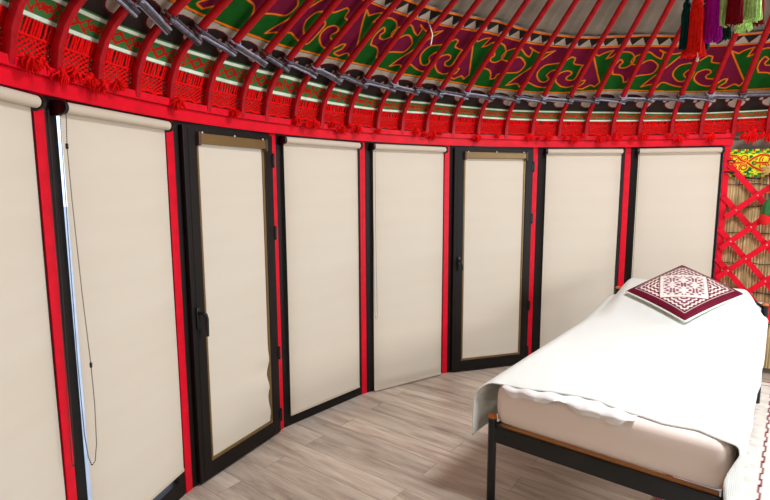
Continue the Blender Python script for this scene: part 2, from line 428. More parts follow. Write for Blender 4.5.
def door(n, i, hz, near, blabel):
    m, rz, L = bay_frame(i); h = L/2
    t = tag(empty('door_%d' % n, m, rz), kind='structure')
    b = MB(); bars(b, -h+.026, h-.026, 0.0, 1.994, .05, .05, .02, .03, .004, .05); b.build('door_frame', M_FRAME, t)
    x0, x1 = -h+.058, h-.034
    b = MB(); bars(b, x0, x1, .012, 1.975, .090, .074, .092, .045, -.026, .012, bev=.005)
    b.box(x0+.03, x0+.034, -.028, -.024, .03, 1.96)
    sash = b.build('door_sash', M_FRAME, t)
    gx0, gx1 = x0+.086, x1-.070
    pane(gx0-.006, gx1+.006, .1, 1.94, .008, sash)
    # lever handle
    hb = MB(); hx = x0+(.036 if near else .05); hb_off = .02
    hb.box(hx-.013, hx+.013, -.038, -.025, hz-.06, hz+.06, bev=.004)
    hb.tube([(hx, -.03, hz+.03), (hx, -.055, hz+.03), (hx+.003, -.066, hz+.028)], .009, 10)
    hb.tube([(hx+.002, -.066, hz+.034), (hx+.014, -.070, hz+.022), (hx+.022, -.071, hz-.005), (hx+.022, -.071, hz-.10)] if near else
            [(hx+.002, -.066, hz+.032), (hx+.012, -.072, hz-.01), (hx+.018, -.074, hz-.05)], [.010, .011, .010, .008] if near else [.010, .010, .008], 10)
    weld_smooth(hb.build('door_handle', M_BLACKP, t))
    for hz_ in (1.82, 1.36, .56, .13):
        b = MB(); b.lathe([(.004, -.045), (.009, -.042), (.009, .042), (.004, .045)], 10, M=Matrix.Translation((x1+.003, -.028, hz_)))
        b.box(x1-.012, x1+.012, -.032, -.022, hz_-.03, hz_+.03); weld_smooth(b.build('hinge', M_BLACKP, t))
    # blind inside the sash: cassette, guides, cloth
    r = tag(empty('roller_blind', m, rz), blabel, 'blind', 'cream roller blinds set in the doors')
    cz0, cz1 = 1.885, 1.94
    b = MB(); b.box(gx0, gx1, -.044, .0, cz0, cz1, bev=.008); b.build('cassette', M_OLIVE, r)
    for e in (gx0-.002, gx1-.016):
        q = MB(); q.box(e, e+.018, -.05, .0, cz0-.012, cz1+.006, bev=.007); q.build('end_cap', simple('brown_end_cap', (84, 58, 44), .45), r)
    for k in range(3):
        q = MB(); xx = gx0+(gx1-gx0)*(.06+.44*k); q.box(xx-.004, xx+.004, -.04, -.03, cz1-.002, cz1+.008, bev=.002); q.build('white_clip', M_WHITE, r)
    for e0, e1 in ((gx0, gx0+.02), (gx1-.02, gx1)):
        b = MB(); b.box(e0, e1, -.020, .0, .1, cz0, bev=.003); b.build('guide_rail', M_OLIVE, r)
    b = MB(); b.box(gx0, gx1, -.022, .0, .104, .122, bev=.004); b.build('bottom_rail', M_OLIVE, r)
    fx0, fx1 = gx0+.016, gx1-.017
    nx, nz = 24, 60; rows = []
    for k in range(nz+1):
        z = cz0+.01-(cz0+.01-.118)*k/nz; row = []
        for j in range(nx+1):
            f = j/nx; x = fx0+(fx1-fx0)*f; y = -.012
            if near:   # right edge puckered in the lower part
                w_ = max(0, 1-abs(z-.38)/.34); w_ = w_*w_*(3-2*w_); e_ = max(0, (f-.55)/.45)**2
                x -= e_*w_*(.014+.012*math.sin(z*34)); y -= e_*w_*(.014*math.sin(z*34+1)+.006)
                y += .006*w_*math.sin((f*.9+z*1.7)*9)*max(0, f-.2)
            row.append((x, y, z))
        rows.append(row)
    b = MB(); b.grid(rows); b.build('fabric', M_BLIND, r, smooth=True)
door(1, 2, .955, True, 'cream blind with a puckered lower right edge set inside the near dark door')
door(2, 5, .985, False, 'smooth cream blind set inside the far dark door left of the bed')

# ------------------------------------------------------------------ roof poles
def pole_mesh():
    b = MB(); P0 = PROF.copy()
    base = np.array([3.06, 2.06])
    pts = [(3.062, 2.062)]+[tuple(p) for p in P0[1:]]
    # denser
    PP = np.array(pts); ac = np.r_[0, np.cumsum(np.hypot(*np.diff(PP, axis=0).T))]
    ss = np.r_[np.linspace(0, .5, 14), np.linspace(.6, ac[-1], 10)]
    path = [(0, np.interp(q, ac, PP[:, 0])-3.06, np.interp(q, ac, PP[:, 1])-2.09) for q in ss]
    vs = []; n = 10; flat = []
    for k, q in enumerate(ss):
        f = min(1, max(0, (q-.30)/.12))          # 0 flat section, 1 round
        flat.append(f)
    P = [Vector(p) for p in path]
    for k in range(len(P)):
        t = (P[min(k+1, len(P)-1)]-P[max(k-1, 0)]).normalized(); a = Vector((1, 0, 0)); nn = t.cross(a)
        f = flat[k]
        for j in range(n):
            q = 2*PI*(j+.5)/n; c, s_ = math.cos(q), math.sin(q)
            e = 4.0*(1-f)+2.0*f      # superellipse exponent
            d = (abs(c)**e+abs(s_)**e)**(-1/e)
            wx, wy = (.0185, .016) if f < 1 else (.0200, .0195)
            vs.append(P[k]+a*(c*d*wx)+nn*(s_*d*wy))
    fs = [(i*n+j, i*n+(j+1) % n, (i+1)*n+(j+1) % n, (i+1)*n+j) for i in range(len(P)-1) for j in range(n)]
    fs += [tuple(range(n-1, -1, -1)), tuple(range((len(P)-1)*n, len(P)*n))]
    b.add(vs, fs); return b
POLES = [-95.4, -91.2, -86.9, -82.9, -78.9, -74.7, -70.6, -65.6, -60.7, -57, -52.4, -47.9, -43.2, -38.1, -33.7, -29.2, -24.4, -19.8, -14.8, -10.1, -5.4, -.9, 3.5, 7.8, 12.7, 17, 21.5, 26, 30.6]
ORD = ['first', 'second', 'third', 'fourth', 'fifth', 'sixth']
bayname = {1: 'the wide blind with the bead chain', 2: 'the near door', 3: 'the blind right of the near door', 4: 'the blind left of the far door',
           5: 'the far door', 6: 'the blind right of the far door', 7: 'the blind behind the bed head', 8: 'the red lattice', 0: 'the blind at the left edge'}
def bay_of(a):
    k = 0
    for i in range(9):
        if a >= POST[i]: k = i
    return k
cnt = {}
for a in POLES: cnt[bay_of(R_(a))] = cnt.get(bay_of(R_(a)), 0)+1
seen = {}; pole0 = None
for a in POLES:
    k = bay_of(R_(a)); seen[k] = seen.get(k, 0)+1
    if pole0 is None:
        o = weld_smooth(pole_mesh().build('roof_pole', M_POLE), 50); pole0 = o
    else:
        o = pole0.copy(); COL.objects.link(o)
    o.location = pol(R_(a), 3.06, 2.09); o.rotation_euler = (0, 0, -R_(a))
    tag(o, 'red roof pole above %s, %s of %d from left' % (bayname[k], ORD[seen[k]-1], cnt[k]), 'pole', 'red roof poles fanning up from the ring beam')

# rope lashing zigzagging across the poles
def prof_at(q, off=0.0):
    P = offset_prof(off); a = np.r_[0, np.cumsum(np.hypot(*np.diff(PROF, axis=0).T))]
    return np.interp(q, a, P[:, 0]), np.interp(q, a, P[:, 1])
b = MB()
for i in range(len(POLES)-1):
    a0, a1 = R_(POLES[i]), R_(POLES[i+1]); n = 9
    step = (.034 if POLES[i] < -50 else .022)+.008*math.sin(i*1.9)
    for k in range(4):
        pts = []
        for j in range(n+1):
            t = j/n
            a = a0-.006+(a1-a0+.016)*t
            sq = .352+step*.8*(1-t)-step*.7*t+(k-1.5)*.0088*(1+.3*math.sin(3*t+k+i))
            edge = max(0, 1-min(t, 1-t)/.22)
            r, z = prof_at(sq, -.012-.018*edge-(.004 if k == 1 else 0))
            pts.append(pol(a, r, z))
        b.tube(pts, .0058, 6, mi=(k+i) % 3)
    # wrap round the pole
    r0, z0 = prof_at(.352, 0); r1, z1 = prof_at(.40, 0); T = Vector((0, r1-r0, z1-z0)).normalized(); X = Vector((1, 0, 0)); N = T.cross(X)
    rot = Matrix.Rotation(-a0, 3, 'Z')
    pts = [rot @ (Vector((0, r0, z0))+X*(math.cos(q)*.028)+N*(math.sin(q)*.028)+T*(.022*q/(4*PI)*2)) for q in np.linspace(0, 4*PI, 25)]
    b.tube(pts, .0046, 6, mi=i % 3)
o = weld_smooth(b.build('lashing_rope', [M_ROPE, simple('pale_blue_rope', (150, 152, 172), .5, .25, 40, .4, 120, spec=.4), simple('brown_grey_rope', (74, 68, 66), .6, .3, 40, .4, 120, spec=.3)])); tag(o, 'slate blue twisted rope lashed in a zigzag across the red roof poles', 'rope')

# ------------------------------------------------------------------ applique felt band (painted pattern on one sheet of felt)
CUR = [(0.0, .20), (-.072, .524), (-.135, .792), (-.155, .881), (-.103, .812), (-.067, .879), (-.016, .926), (-.030, .80), (-.037, .735), (.001, .783), (.017, .846), (.069, .884), (.13, .855), (.175, .742), (.176, .605), (.139, .52), (.099, .526), (.088, .582), (.102, .645), (.074, .707), (.054, .606), (.052, .488), (.069, .379), (.129, .356), (.159, .287), (.178, .181), (.207, .214), (.211, .297), (.275, .355), (.359, .406), (.377, .577), (.319, .691), (.277, .680), (.243, .60), (.225, .585), (.18, .60), (.163, .66), (.172, .745), (.193, .80), (.262, .873), (.33, .775), (.365, .735), (.378, .731), (.372, .858), (.335, .921), (.421, .838), (.481, .85), (.546, .91), (.496, .753), (.444, .558), (.359, .257), (.323, .09), (.395, .159), (.433, .082), (.45, .19), (.478, .207), (.552, .136), (.628, .12), (.644, .279), (.649, .454), (.63, .511), (.604, .491), (.585, .394), (.616, .311), (.6, .239), (.561, .248), (.519, .349), (.506, .464), (.536, .604), (.643, .676), (.70, .801), (.733, .771), (.742, .661), (.818, .62), (.811, .563), (.811, .351), (.793, .288), (.754, .301), (.741, .359), (.764, .43), (.751, .486), (.716, .502), (.677, .45), (.665, .343), (.683, .247), (.733, .153), (.787, .124), (.831, .171), (.859, .256), (.888, .272), (.885, .185), (.852, .091), (.898, .061), (.944, .143), (.979, .092)]
SHARP = {0, 3, 4, 6, 8, 22, 25, 41, 42, 44, 47, 51, 53, 70, 73, 90, 92, 94}
def smooth_curve(C):
    n = len(C); out = []
    C3 = [(x-1, y) for x, y in C[-3:]]+list(C)+[(x+1, y) for x, y in C[:3]]
    for i in range(n):
        p0, p1, p2, p3 = [np.array(C3[i+2+k]) for k in range(4)]
        a = p1-p0 if i in SHARP else (p2-p0)/2
        bb = p2-p1 if ((i+1) % n) in SHARP else (p3-p1)/2
        if i in SHARP: a = (p2-p1)
        for t in np.linspace(0, 1, 5)[:-1]:
            h00 = 2*t**3-3*t*t+1; h10 = t**3-2*t*t+t; h01 = -2*t**3+3*t*t; h11 = t**3-t*t
            out.append(h00*p1+h10*a*.8+h01*p2+h11*bb*.8)
    return np.array(out)
cv = smooth_curve(CUR)
UU, VV = 420, 200            # tile resolution
gu = (np.arange(UU)+.5)/UU; gv = np.linspace(0, 1, VV)
GX, GY = np.meshgrid(gu, gv)
full = np.concatenate([cv+[k, 0] for k in (-2, -1, 0, 1, 2)])
poly = np.concatenate([full, [[3.2, -1], [-2.5, -1]]])
ins = np.zeros(GX.shape, bool); dist = np.full(GX.shape, 9.0)
ASP = 1.12/.46               # period : height in metres
for i in range(len(poly)):
    x0, y0 = poly[i]; x1, y1 = poly[(i+1) % len(poly)]
    if y0 != y1:
        c = ((y0 > GY) != (y1 > GY)) & (GX < (x1-x0)*(GY-y0)/(y1-y0)+x0); ins ^= c
for i in range(len(full)-1):
    p, q = full[i], full[i+1]
    if max(p[0], q[0]) < -.1 or min(p[0], q[0]) > 1.1: continue
    d = (q-p)*[ASP, 1]; l2 = d@d+1e-12
    t = np.clip((((GX-p[0])*ASP)*d[0]+(GY-p[1])*d[1])/l2, 0, 1)
    dist = np.minimum(dist, np.hypot((GX-p[0])*ASP-t*d[0], GY-p[1]-t*d[1]))
G_GRN, G_MAR, G_ORG, G_BLK, G_WHT = [np.array(lin(c)) for c in ((14, 84, 20), (112, 16, 52), (240, 120, 24), (40, 33, 29), (178, 168, 153))]

def interp(tab, th): return np.interp(th, [t for t, _ in tab], [v for _, v in tab])
BOT = [(-130, .46), (-68.7, .459), (-60.4, .461), (-52, .478), (-43, .484), (-37, .47), (-28, .462), (-21.9, .437), (-12.4, .412), (-7, .413), (-3.7, .427), (-.55, .445), (2.9, .448), (6.2, .435), (14.1, .402), (22.6, .392), (60, .39)]
TOP = [(-130, .92), (-37.6, .918), (-26.5, .935), (-20.7, .905), (-16.9, .887), (-9.8, .872), (-6, .876), (-2.6, .889), (2.6, .897), (17.3, .86), (60, .86)]
GT = [(-130, .258), (-77.6, .258), (-69, .27), (-54.6, .285), (-45, .262), (-38.4, .243), (-28.7, .25), (-14.4, .228), (-5.8, .227), (4.3, .219), (16.6, .187), (60, .187)]
GB = [(-130, .143), (-68, .143), (-53, .132), (-36.5, .128), (-27.9, .14), (-13.8, .125), (4.7, .118), (16.8, .112), (60, .112)]
SPK = [-25.08-21.9*4, -25.08-21.9*3, -25.08-21.9*2, -25.08-21.9, -25.08, -1.13, 21.42, 43.5, 65]
t0, t1 = -112.0, 46.0
nt = 2300; ns = 210
thd = np.linspace(t0, t1, nt); sv = np.linspace(0, 1, ns)
bot, top, gt = interp(BOT, thd), interp(TOP, thd), interp(GT, thd)
s_lo = gt-.012; s_hi = top+.115
S = s_lo[None]+(s_hi-s_lo)[None]*sv[:, None]; TH = np.repeat(thd[None], ns, 0)
k = np.searchsorted(SPK, thd, 'right')-1
spk = np.array(SPK); uu = (thd-spk[k])/(spk[k+1]-spk[k])
v = (S-bot)/(top-bot)
sd = np.where(ins, dist, -dist); sd = np.concatenate([sd, sd[:, :1]], 1)
fu = np.clip(uu*UU-.5, 0, UU-.001)[None].repeat(ns, 0); fv = np.clip(v*(VV-1), 0, VV-1.001)
iu = fu.astype(int); iv = fv.astype(int); wu = fu-iu; wv = fv-iv
sdv = (sd[iv, iu]*(1-wu)+sd[iv, iu+1]*wu)*(1-wv)+(sd[iv+1, iu]*(1-wu)+sd[iv+1, iu+1]*wu)*wv
mg = np.clip(.5+sdv/.008, 0, 1)[..., None]
colr = G_GRN*mg+G_MAR*(1-mg)
mo = np.clip((.015-np.abs(sdv))/.006, 0, 1)[..., None]
colr = G_ORG*mo+colr*(1-mo)
colr = np.where((np.abs(v) < .015)[..., None] | (np.abs(v-1) < .015)[..., None], G_ORG, colr)
# upper strip: dark triangles hanging on white, orange edge
w = (S-top)/.10
trip = (thd/2.35) % 1.0
tri = (w > .12+.72*np.abs(trip-.5)*2)
up = np.where(tri[..., None], G_BLK, G_WHT)
up = np.where((w > .92)[..., None], G_ORG, up); up = np.where((w > 1.04)[..., None], np.array(lin((150, 140, 128))), up)
colr = np.where((v > 1.024)[..., None], up, colr)
# lower strip: black felt below, white felt above, scalloped horn-shaped joint with maroon piping
w = (S-gt)/(bot-gt)
per = 4.55; x = ((thd-.9)/per) % 1.0; xb = np.repeat((x*1.0)[None], ns, 0)
drop_x = (xb-.5); drop_y = (w-.38)
asp = .225/.19
drop = np.hypot(drop_x*asp/.33, (w-.36)/.23)
x2 = ((xb+.5) % 1.0)-.5
horn = np.hypot(x2*asp/.42, (w-.58)/.20)
bite = np.hypot((np.abs(x2)-.20)*asp/.085, (w-.50)/.09)
f = np.minimum(1-np.minimum(drop, 9), 9)
white_f = np.maximum(w-.56, (1-drop)*.2)
white_f = np.minimum(white_f, np.where(horn < 2, (horn-1)*.19, 9))
white_f = np.maximum(white_f, (1-bite)*.085)
lo = np.where((white_f > 0)[..., None], G_WHT, G_BLK)
lo = np.where((np.abs(white_f) < .020)[..., None], np.array(lin((92, 8, 26))), lo)
colr = np.where((v < -.024)[..., None], lo, colr)
P = surf(np.radians(TH), S, 0.0)
o = np_mesh('felt_border', P.reshape(-1, 3), quads(ns, nt), M_PAINT, colr.reshape(-1, 3))
tag(o, 'felt band with maroon and green horn scrolls outlined in orange, below the grey ceiling felt', 'felt band')

# ------------------------------------------------------------------ woven green band with red motifs
nt, ns = 2300, 40
thd = np.linspace(t0, t1, nt); gb, gt = interp(GB, thd), interp(GT, thd)
sv = np.linspace(0, 1, ns); S = gb[None]+(gt-gb)[None]*sv[:, None]; TH = np.repeat(thd[None], ns, 0)
W_G, W_W, W_R = [np.array(lin(c)) for c in ((58, 112, 56), (222, 238, 220), (186, 20, 12))]
X = (((thd-1.4)/4.75) % 1.0-.5)[None].repeat(ns, 0)*.238; Y = (sv-.5)[:, None].repeat(nt, 1)*.118
arc = np.radians(TH)*3.0
c = np.where(np.ones_like(X, bool)[..., None], W_G, W_G)
zz = .0022*np.abs(((arc/.012) % 1)-.5)*2
bord = ((np.abs(Y) > .0375-zz) & (np.abs(Y) < .0505+zz))
c = np.where(bord[..., None], W_W, c)
aX, aY = np.abs(X), np.abs(Y)
rh = aX/.046+aY/.034
red = (rh < 1.0) & (rh > .50)
arm = (np.abs(aY-(aX-.042)*.9) < .006) & (aX > .04) & (aX < .072) & (aY < .032)
ring = np.hypot(aX-.088, aY-.017); curl = (ring < .0185) & (ring > .0095) & ~((aX > .088) & (aY > .017))
hook2 = np.hypot(aX-.100, aY-.016); curl2 = (hook2 < .0)
bar = (aX > .104) & (aY < .013)
c = np.where((red | arm | curl | curl2 | bar)[..., None], W_R, c)
P = surf(np.radians(TH), S, -.004)
o = np_mesh('woven_band', P.reshape(-1, 3), quads(ns, nt), M_WOVEN, c.reshape(-1, 3))
tag(o, 'green woven band with white edges and red diamond motifs running behind the roof poles', 'woven band')

# ------------------------------------------------------------------ red knotted net with tufts
net = empty('knotted_net', (0, 0, 0)); tag(net, 'red knotted yarn net hanging under the green woven band above the red beam', 'net')
b = MB(); dth = R_(.50); a = R_(t0)
sl = np.linspace(.008, .092, 6)
while a < R_(t1):
    for sg in (-1, 1):
        e = [surf(np.array(a+sg*dth*2.2*(q-.05)/.042), np.array(q), -.010+.003*sg*math.sin(i_*PI)) for i_, q in enumerate(sl)]
        b.tube(e, .0042, 4, cap=False)
    a += dth
b.build('net_mesh', M_NETRED, net, smooth=True)
b = MB(); a = R_(t0)
while a < R_(t1):
    top_s = float(interp(GB, math.degrees(a)))
    e = [surf(np.array(a+random.uniform(-.001, .001)), np.array(q), -.009) for q in (.086, .105, top_s+.006)]
    b.tube(e, .0058, 4, cap=False)
    a += R_(.27)*(1.35 if random.random() < .3 else .9)
e = [surf(np.array(R_(t0+(t1-t0)*i/300)), np.array(.088), -.012) for i in range(301)]; b.tube(e, .005, 5)
e = [surf(np.array(R_(t0+(t1-t0)*i/300)), np.array(.004+.012*abs(math.sin(i*.95))), -.012) for i in range(301)]; b.tube(e, .007, 5)
b.build('net_heading', M_NETRED, net, smooth=True)
def tuft_mesh(n=34, L=.062, r=.0046, sp=1.0):
    b = MB()
    for _ in range(n):
        q = random.uniform(0, 2*PI); t = random.uniform(0, sp)
        d = Vector((math.cos(q)*math.sin(t), math.sin(q)*math.sin(t), -math.cos(t)))
        l = L*random.uniform(.7, 1.1); c = Vector((random.uniform(-.008, .008), random.uniform(-.006, .006), 0))
        w = Vector((random.uniform(-.01, .01), random.uniform(-.01, .01), 0))
        b.tube([c, c+d*l*.5+w, c+d*l+Vector((0, 0, -.01))], [r, r*1.2, r*.4], 4)
    b.lathe([(.003, -.012), (.013, -.004), (.014, .004), (.004, .012)], 8)
    return b
TUF = [-86, -85, -83.2, -82, -80.4, -79.2, -77.5, -70.2, -62.5, -52.6, -51, -49.6, -46.6, -45, -43.6, -42, -38.5, -31.4, -29.8, -28.2, -27, -20, -16.5, -10.6, -9.2, -7.6, -4.6, -3.2, -1.6, 1.2, 2.6, 4, 6.6, 8.2, 12.2, 13.6, 14.9, 18.4, 22.9, 24.1, 25.4, 26.5, 27.8, 29.2, 30.6]
meshes = [tuft_mesh().build('tuft', M_NETRED, net) for _ in range(3)]
for i, a in enumerate(TUF):
    if i < 3: o = meshes[i]
    else: o = meshes[i % 3].copy(); COL.objects.link(o); o.parent = net
    big = a > 22
    o.location = pol(R_(a), 3.022 if not big else 3.03, 2.082+.012*math.sin(i*2.3)+(.012 if big else .012))
    o.rotation_euler = (R_(12)*math.sin(i), R_(18)*math.sin(i*1.7), i*1.3); k = (.85+.25*math.sin(i*3.1))*(1.25 if big else 1); o.scale = (k, k, k*(1.15 if big else .9))

# ------------------------------------------------------------------ lattice wall right of the panels
def arcpt(a, z, r): return pol(a/3.08, r, z)
slats = [(1.155, 1.822, 1.90, .93, 0), (1.127, 1.556, 1.90, .62, 0), (1.113, 1.277, 1.75, .51, 0), (1.112, 1.017, 1.55, .49, 0),
         (1.150, 1.378, 1.90, 2.03, 1), (1.130, 1.104, 1.95, 1.86, 1), (1.118, .840, 1.95, 1.59, 1), (1.118, .520, 1.95, 1.27, 1), (1.118, .255, 1.95, 1.0, 1)]
lt = tag(empty('lattice_wall', pol(.42, 3.07, 0)), 'red criss-cross wooden lattice wall right of the last blind, behind the bed head', 'lattice')
off = -pol(.42, 3.07, 0)
for a0, z0, a1, z1, ly in slats:
    b = MB(); r = 3.075 if ly == 0 else 3.055; n = 10; vs = []
    dv = Vector((a1-a0, z1-z0)).normalized(); pv = Vector((-dv.y, dv.x))*.0225
    for k in range(n+1):
        a = a0+(a1-a0)*k/n; z = z0+(z1-z0)*k/n
        for sx, dr in ((1, -.007), (1, .007), (-1, .007), (-1, -.007)):
            vs.append(arcpt(a+pv.x*sx, z+pv.y*sx, r+dr)+off)
    fs = [(i*4+j, i*4+(j+1) % 4, (i+1)*4+(j+1) % 4, (i+1)*4+j) for i in range(n) for j in range(4)]+[(3, 2, 1, 0), (n*4, n*4+1, n*4+2, n*4+3)]
    b.add(vs, fs); b.build('slat', M_RED, lt)
def cross(p, q):
    a0, z0, a1, z1, _ = p; c0, w0, c1, w1, _ = q
    m1 = (z1-z0)/(a1-a0); m2 = (w1-w0)/(c1-c0); a = (w0-z0+m1*a0-m2*c0)/(m1-m2); return a, z0+m1*(a-a0)
for p in slats[:4]:
    for q in slats[4:]:
        a, z = cross(p, q)
        if 1.12 < a < 1.72 and z > .5:
            b = MB(); M = Matrix.Translation(arcpt(a, z, 3.047)+off) @ Matrix.Rotation(-a/3.08, 4, 'Z') @ Matrix.Rotation(PI/2, 4, 'X')
            b.lathe([(.0065, -.001), (.006, .002), (.003, .004)], 10, M=M); b.build('rivet', M_SCREW, lt, smooth=True)
# reed mat behind, with dark binding cords
rm = tag(empty('reed_mat', pol(.42, 3.12, 0)), 'straw coloured reed mat standing behind the red lattice', 'reed mat')
off2 = -pol(.42, 3.12, 0)
n = 260; b = MB(); rows = []
for z in (0.06, .7, 1.4, 1.95): rows.append([pol(.372+(.96-.372)*i/n, 3.125+.003*((i*7) % 3-1), z)+off2 for i in range(n+1)])
b.grid(rows); b.build('reeds', M_REED, rm)
for z in (.45, .72, .98, 1.24, 1.47, 1.66):
    b = MB(); b.tube([pol(.374+(.95-.374)*i/60, 3.112, z+.006*math.sin(i*.8+z*9))+off2 for i in range(61)], .0035, 5)
    b.build('binding_cord', M_BLACKP, rm)
b = MB(); b.tube([pol(.374+(.45-.374)*i/12, 3.10, 1.765-.06*math.sin(i/12*PI*.5)) for i in range(13)], .006, 6)
b.tube([pol(.368, 3.06, 1.86), pol(.379, 3.04, 1.858), pol(.386, 3.06, 1.85)], .006, 6)
b.tube([pol(.362, 3.06, 1.765), pol(.374, 3.04, 1.765), pol(.386, 3.06, 1.762)], .007, 6)
tag(b.build('tie_cord', M_BLACKP, smooth=True), 'black cord tying the top of the red lattice to the last red post', 'cord')

# embroidered yellow-green panel (stitched pattern)
nt, ns = 230, 110
thd = np.linspace(21.4, 34, nt); z = np.linspace(1.724, 1.956, ns)
TH, Z = np.meshgrid(np.radians(thd), z)
X = (thd-21.5)[None].repeat(ns, 0)*.0539/.232*1.0; X = np.abs(((X/3.0) % 1)*3.0-0)   # in panel heights
Y = ((1.956-Z)/.232)
E_Y, E_G, E_DG, E_R, E_O = [np.array(lin(q)) for q in ((226, 228, 40), (70, 160, 50), (30, 105, 50), (200, 24, 20), (235, 130, 30))]
noise = rng.random((ns, nt))
c = np.where((np.sin(X*34+np.sin(Y*20)*2)*np.sin(Y*30) > .25)[..., None], E_G, E_Y)
def stroke(pts, wdt):
    d = np.full(X.shape, 9.0)
    P = [((x-64)/360, (y-120)/360) for x, y in pts]
    for (x0, y0), (x1, y1) in zip(P[:-1], P[1:]):
        dx, dy = x1-x0, y1-y0; t = np.clip(((X-x0)*dx+(Y-y0)*dy)/(dx*dx+dy*dy+1e-9), 0, 1)
        d = np.minimum(d, np.hypot(X-x0-t*dx, Y-y0-t*dy))
    return d < wdt
def spiral(cx, cy, r, turns=1.6, ph=0, sg=1):
    return [(cx+r*(1-.62*q)*math.cos(ph+sg*q*turns*2*PI), cy+r*(1-.62*q)*math.sin(ph+sg*q*turns*2*PI)) for q in np.linspace(0, 1, 36)]
for cx, cy in ((340, 300), (300, 230), (170, 300), (260, 430), (285, 380)):
    c = np.where((np.hypot(X-(cx-64)/360, Y-(cy-120)/360) < .085)[..., None], E_DG, c)
for q in (spiral(115, 235, 46, 1.5, 2.5), spiral(225, 235, 52, 1.5, 3.5, -1), spiral(110, 345, 46, 1.5, 3.5, -1), spiral(225, 355, 52, 1.5, 2.5),
          spiral(455, 262, 74, 1.6, 0), spiral(445, 345, 60, 1.5, 1, -1)):
    c = np.where(stroke(q, .052)[..., None], E_Y, c); c = np.where(stroke(q, .024)[..., None], E_R, c)
for q in ([(64, 298), (270, 296)], [(140, 205), (190, 262), (262, 295), (330, 238), (400, 198), (480, 203), (540, 250), (545, 330)], [(64, 200), (140, 205)],
          [(262, 295), (330, 352), (420, 402), (520, 392), (600, 340)], [(350, 300), (480, 300)]):
    c = np.where(stroke(q, .05)[..., None], E_O*.6+E_Y*.4, c); c = np.where(stroke(q, .03)[..., None], E_R, c)
edge = (Y < .17) | (Y > .87)
dash = (np.floor(X*9)+np.floor(Y*14)) % 3
eb = np.where((dash == 0)[..., None], E_G, np.where((dash == 1)[..., None], E_Y*.85, E_DG))
eb = np.where(((X*4.2) % 1 < .22)[..., None] & ((Y < .10) | (Y > .93))[..., None], E_R, eb)
c = np.where(edge[..., None], eb, c)
c = c*(.85+.3*noise[..., None])
P = np.stack([3.098*np.sin(TH), 3.098*np.cos(TH), Z], -1)
o = np_mesh('embroidered_hanging', P.reshape(-1, 3), quads(ns, nt), M_EMB, c.reshape(-1, 3))
tag(o, 'yellow green embroidered strip with red scrolls hung behind the top of the lattice', 'wall hanging')
# straw-coloured yarn fringe hanging over it
b = MB()
for k in range(30):
    f = k/29; a = R_(28.6); z0 = 1.845-.03*random.random()
    e = [pol(a, 3.04, z0), pol(R_(27.2), 3.03, z0-.012-.03*f), pol(R_(25.5+.8*random.random()), 3.035, 1.80-.075*f+.01*random.random())]
    b.tube(e, [.005, .006, .003], 5)
tag(b.build('yarn_fringe', simple('straw_yarn', (212, 178, 112), .85, .15, 60), smooth=True), 'straw coloured yarn fringe lying over the embroidered strip at the right edge', 'fringe')
# hanging ornament: green felt leaf cap and a red ball
hx = R_(26.5)
t = tag(empty('felt_ornament', pol(hx, 3.02, 1.32)), 'small felt ornament of green cap and red ball hanging on the lattice at right edge', 'ornament')
b = MB(); b.lathe([(.004, .0), (.032, .006), (.042, .03), (.040, .06), (.026, .085), (.010, .10)], 16); weld_smooth(b.build('felt_ball', simple('red_felt', (216, 16, 22), .9, .1, 40, .4, 150), t))
b = MB(); b.lathe([(.047, .085), (.050, .10), (.046, .17), (.03, .205), (.008, .22)], 7, M=Matrix.Translation((.028, 0, 0))); b.build('felt_cap', simple('green_felt', (50, 112, 56), .9, .12, 40, .4, 150), t)
b = MB(); b.tube([(.028, 0, .215), (.03, .005, .28), (.024, .02, .44)], .004, 6); b.build('cord', M_BLACKP, t)
b = MB(); b.lathe([(.002, .262), (.011, .268), (.012, .278), (.002, .286)], 10, M=Matrix.Translation((.03, 0, 0))); b.build('bead', simple('orange_bead', (230, 110, 30), .4), t, smooth=True)
# small white box with a dark band low behind the bed head
t = tag(empty('wall_box', pol(R_(26.6), 3.02, .47), -R_(26.6)), 'small white box with a dark band low on the wall behind the bed head post', 'box')
b = MB(); b.box(-.10, .05, -.03, .03, 0, .19, bev=.008); b.build('box_body', M_WHITE, t)
b = MB(); b.box(-.09, .052, -.034, -.028, .085, .115, bev=.002); b.build('dark_band', M_BLACKP, t)

# ------------------------------------------------------------------ bed
BO = Vector((-1.272, .963, 0)); BRZ = -.678; BW, BL = 1.025, 2.338
bed = tag(empty('bed_frame', BO, BRZ), 'black metal single bed frame with small orange wooden knobs, standing on the laminate floor', 'bed')
def post(x, y, h):
    b = MB(); b.tube([(x, y, .012 if x > .5 else 0), (x, y, h-.018)], .022, 14); o = weld_smooth(b.build('leg', M_BED, bed))
    q = MB(); q.lathe([(.012, h-.02), (.0225, h-.016), (.0225, h-.006), (.018, h), (.008, h+.004)], 14, M=Matrix.Translation((x, y, 0))); weld_smooth(q.build('knob', M_KNOB, o), 60)
post(0, 0, .478); post(BW, 0, .478); post(0, BL, .784); post(BW, BL, .784)
b = MB(); b.box(.016, BW-.016, -.012, .014, .335, .418, bev=.004)
b.tube([(.02, 0, .44), (.03, 0, .425), (.055, 0, .412)], .012, 8); b.build('foot_rail', M_BED, bed)
b = MB(); b.box(.03, BW-.03, .014, .035, .395, .428, bev=.004); b.build('slat_board', M_SLAT, bed)
for x in (.0, BW):
    b = MB(); b.box(x-.012, x+.012, .016, BL-.016, .335, .40, bev=.003); b.build('side_rail', M_BED, bed)
b = MB(); b.tube([(0, BL, .735), (.03, BL, .765), (.10, BL, .805), (.2, BL, .83), (BW/2, BL, .84), (BW-.2, BL, .83), (BW-.10, BL, .805), (BW-.03, BL, .765), (BW, BL, .735)], .011, 10)
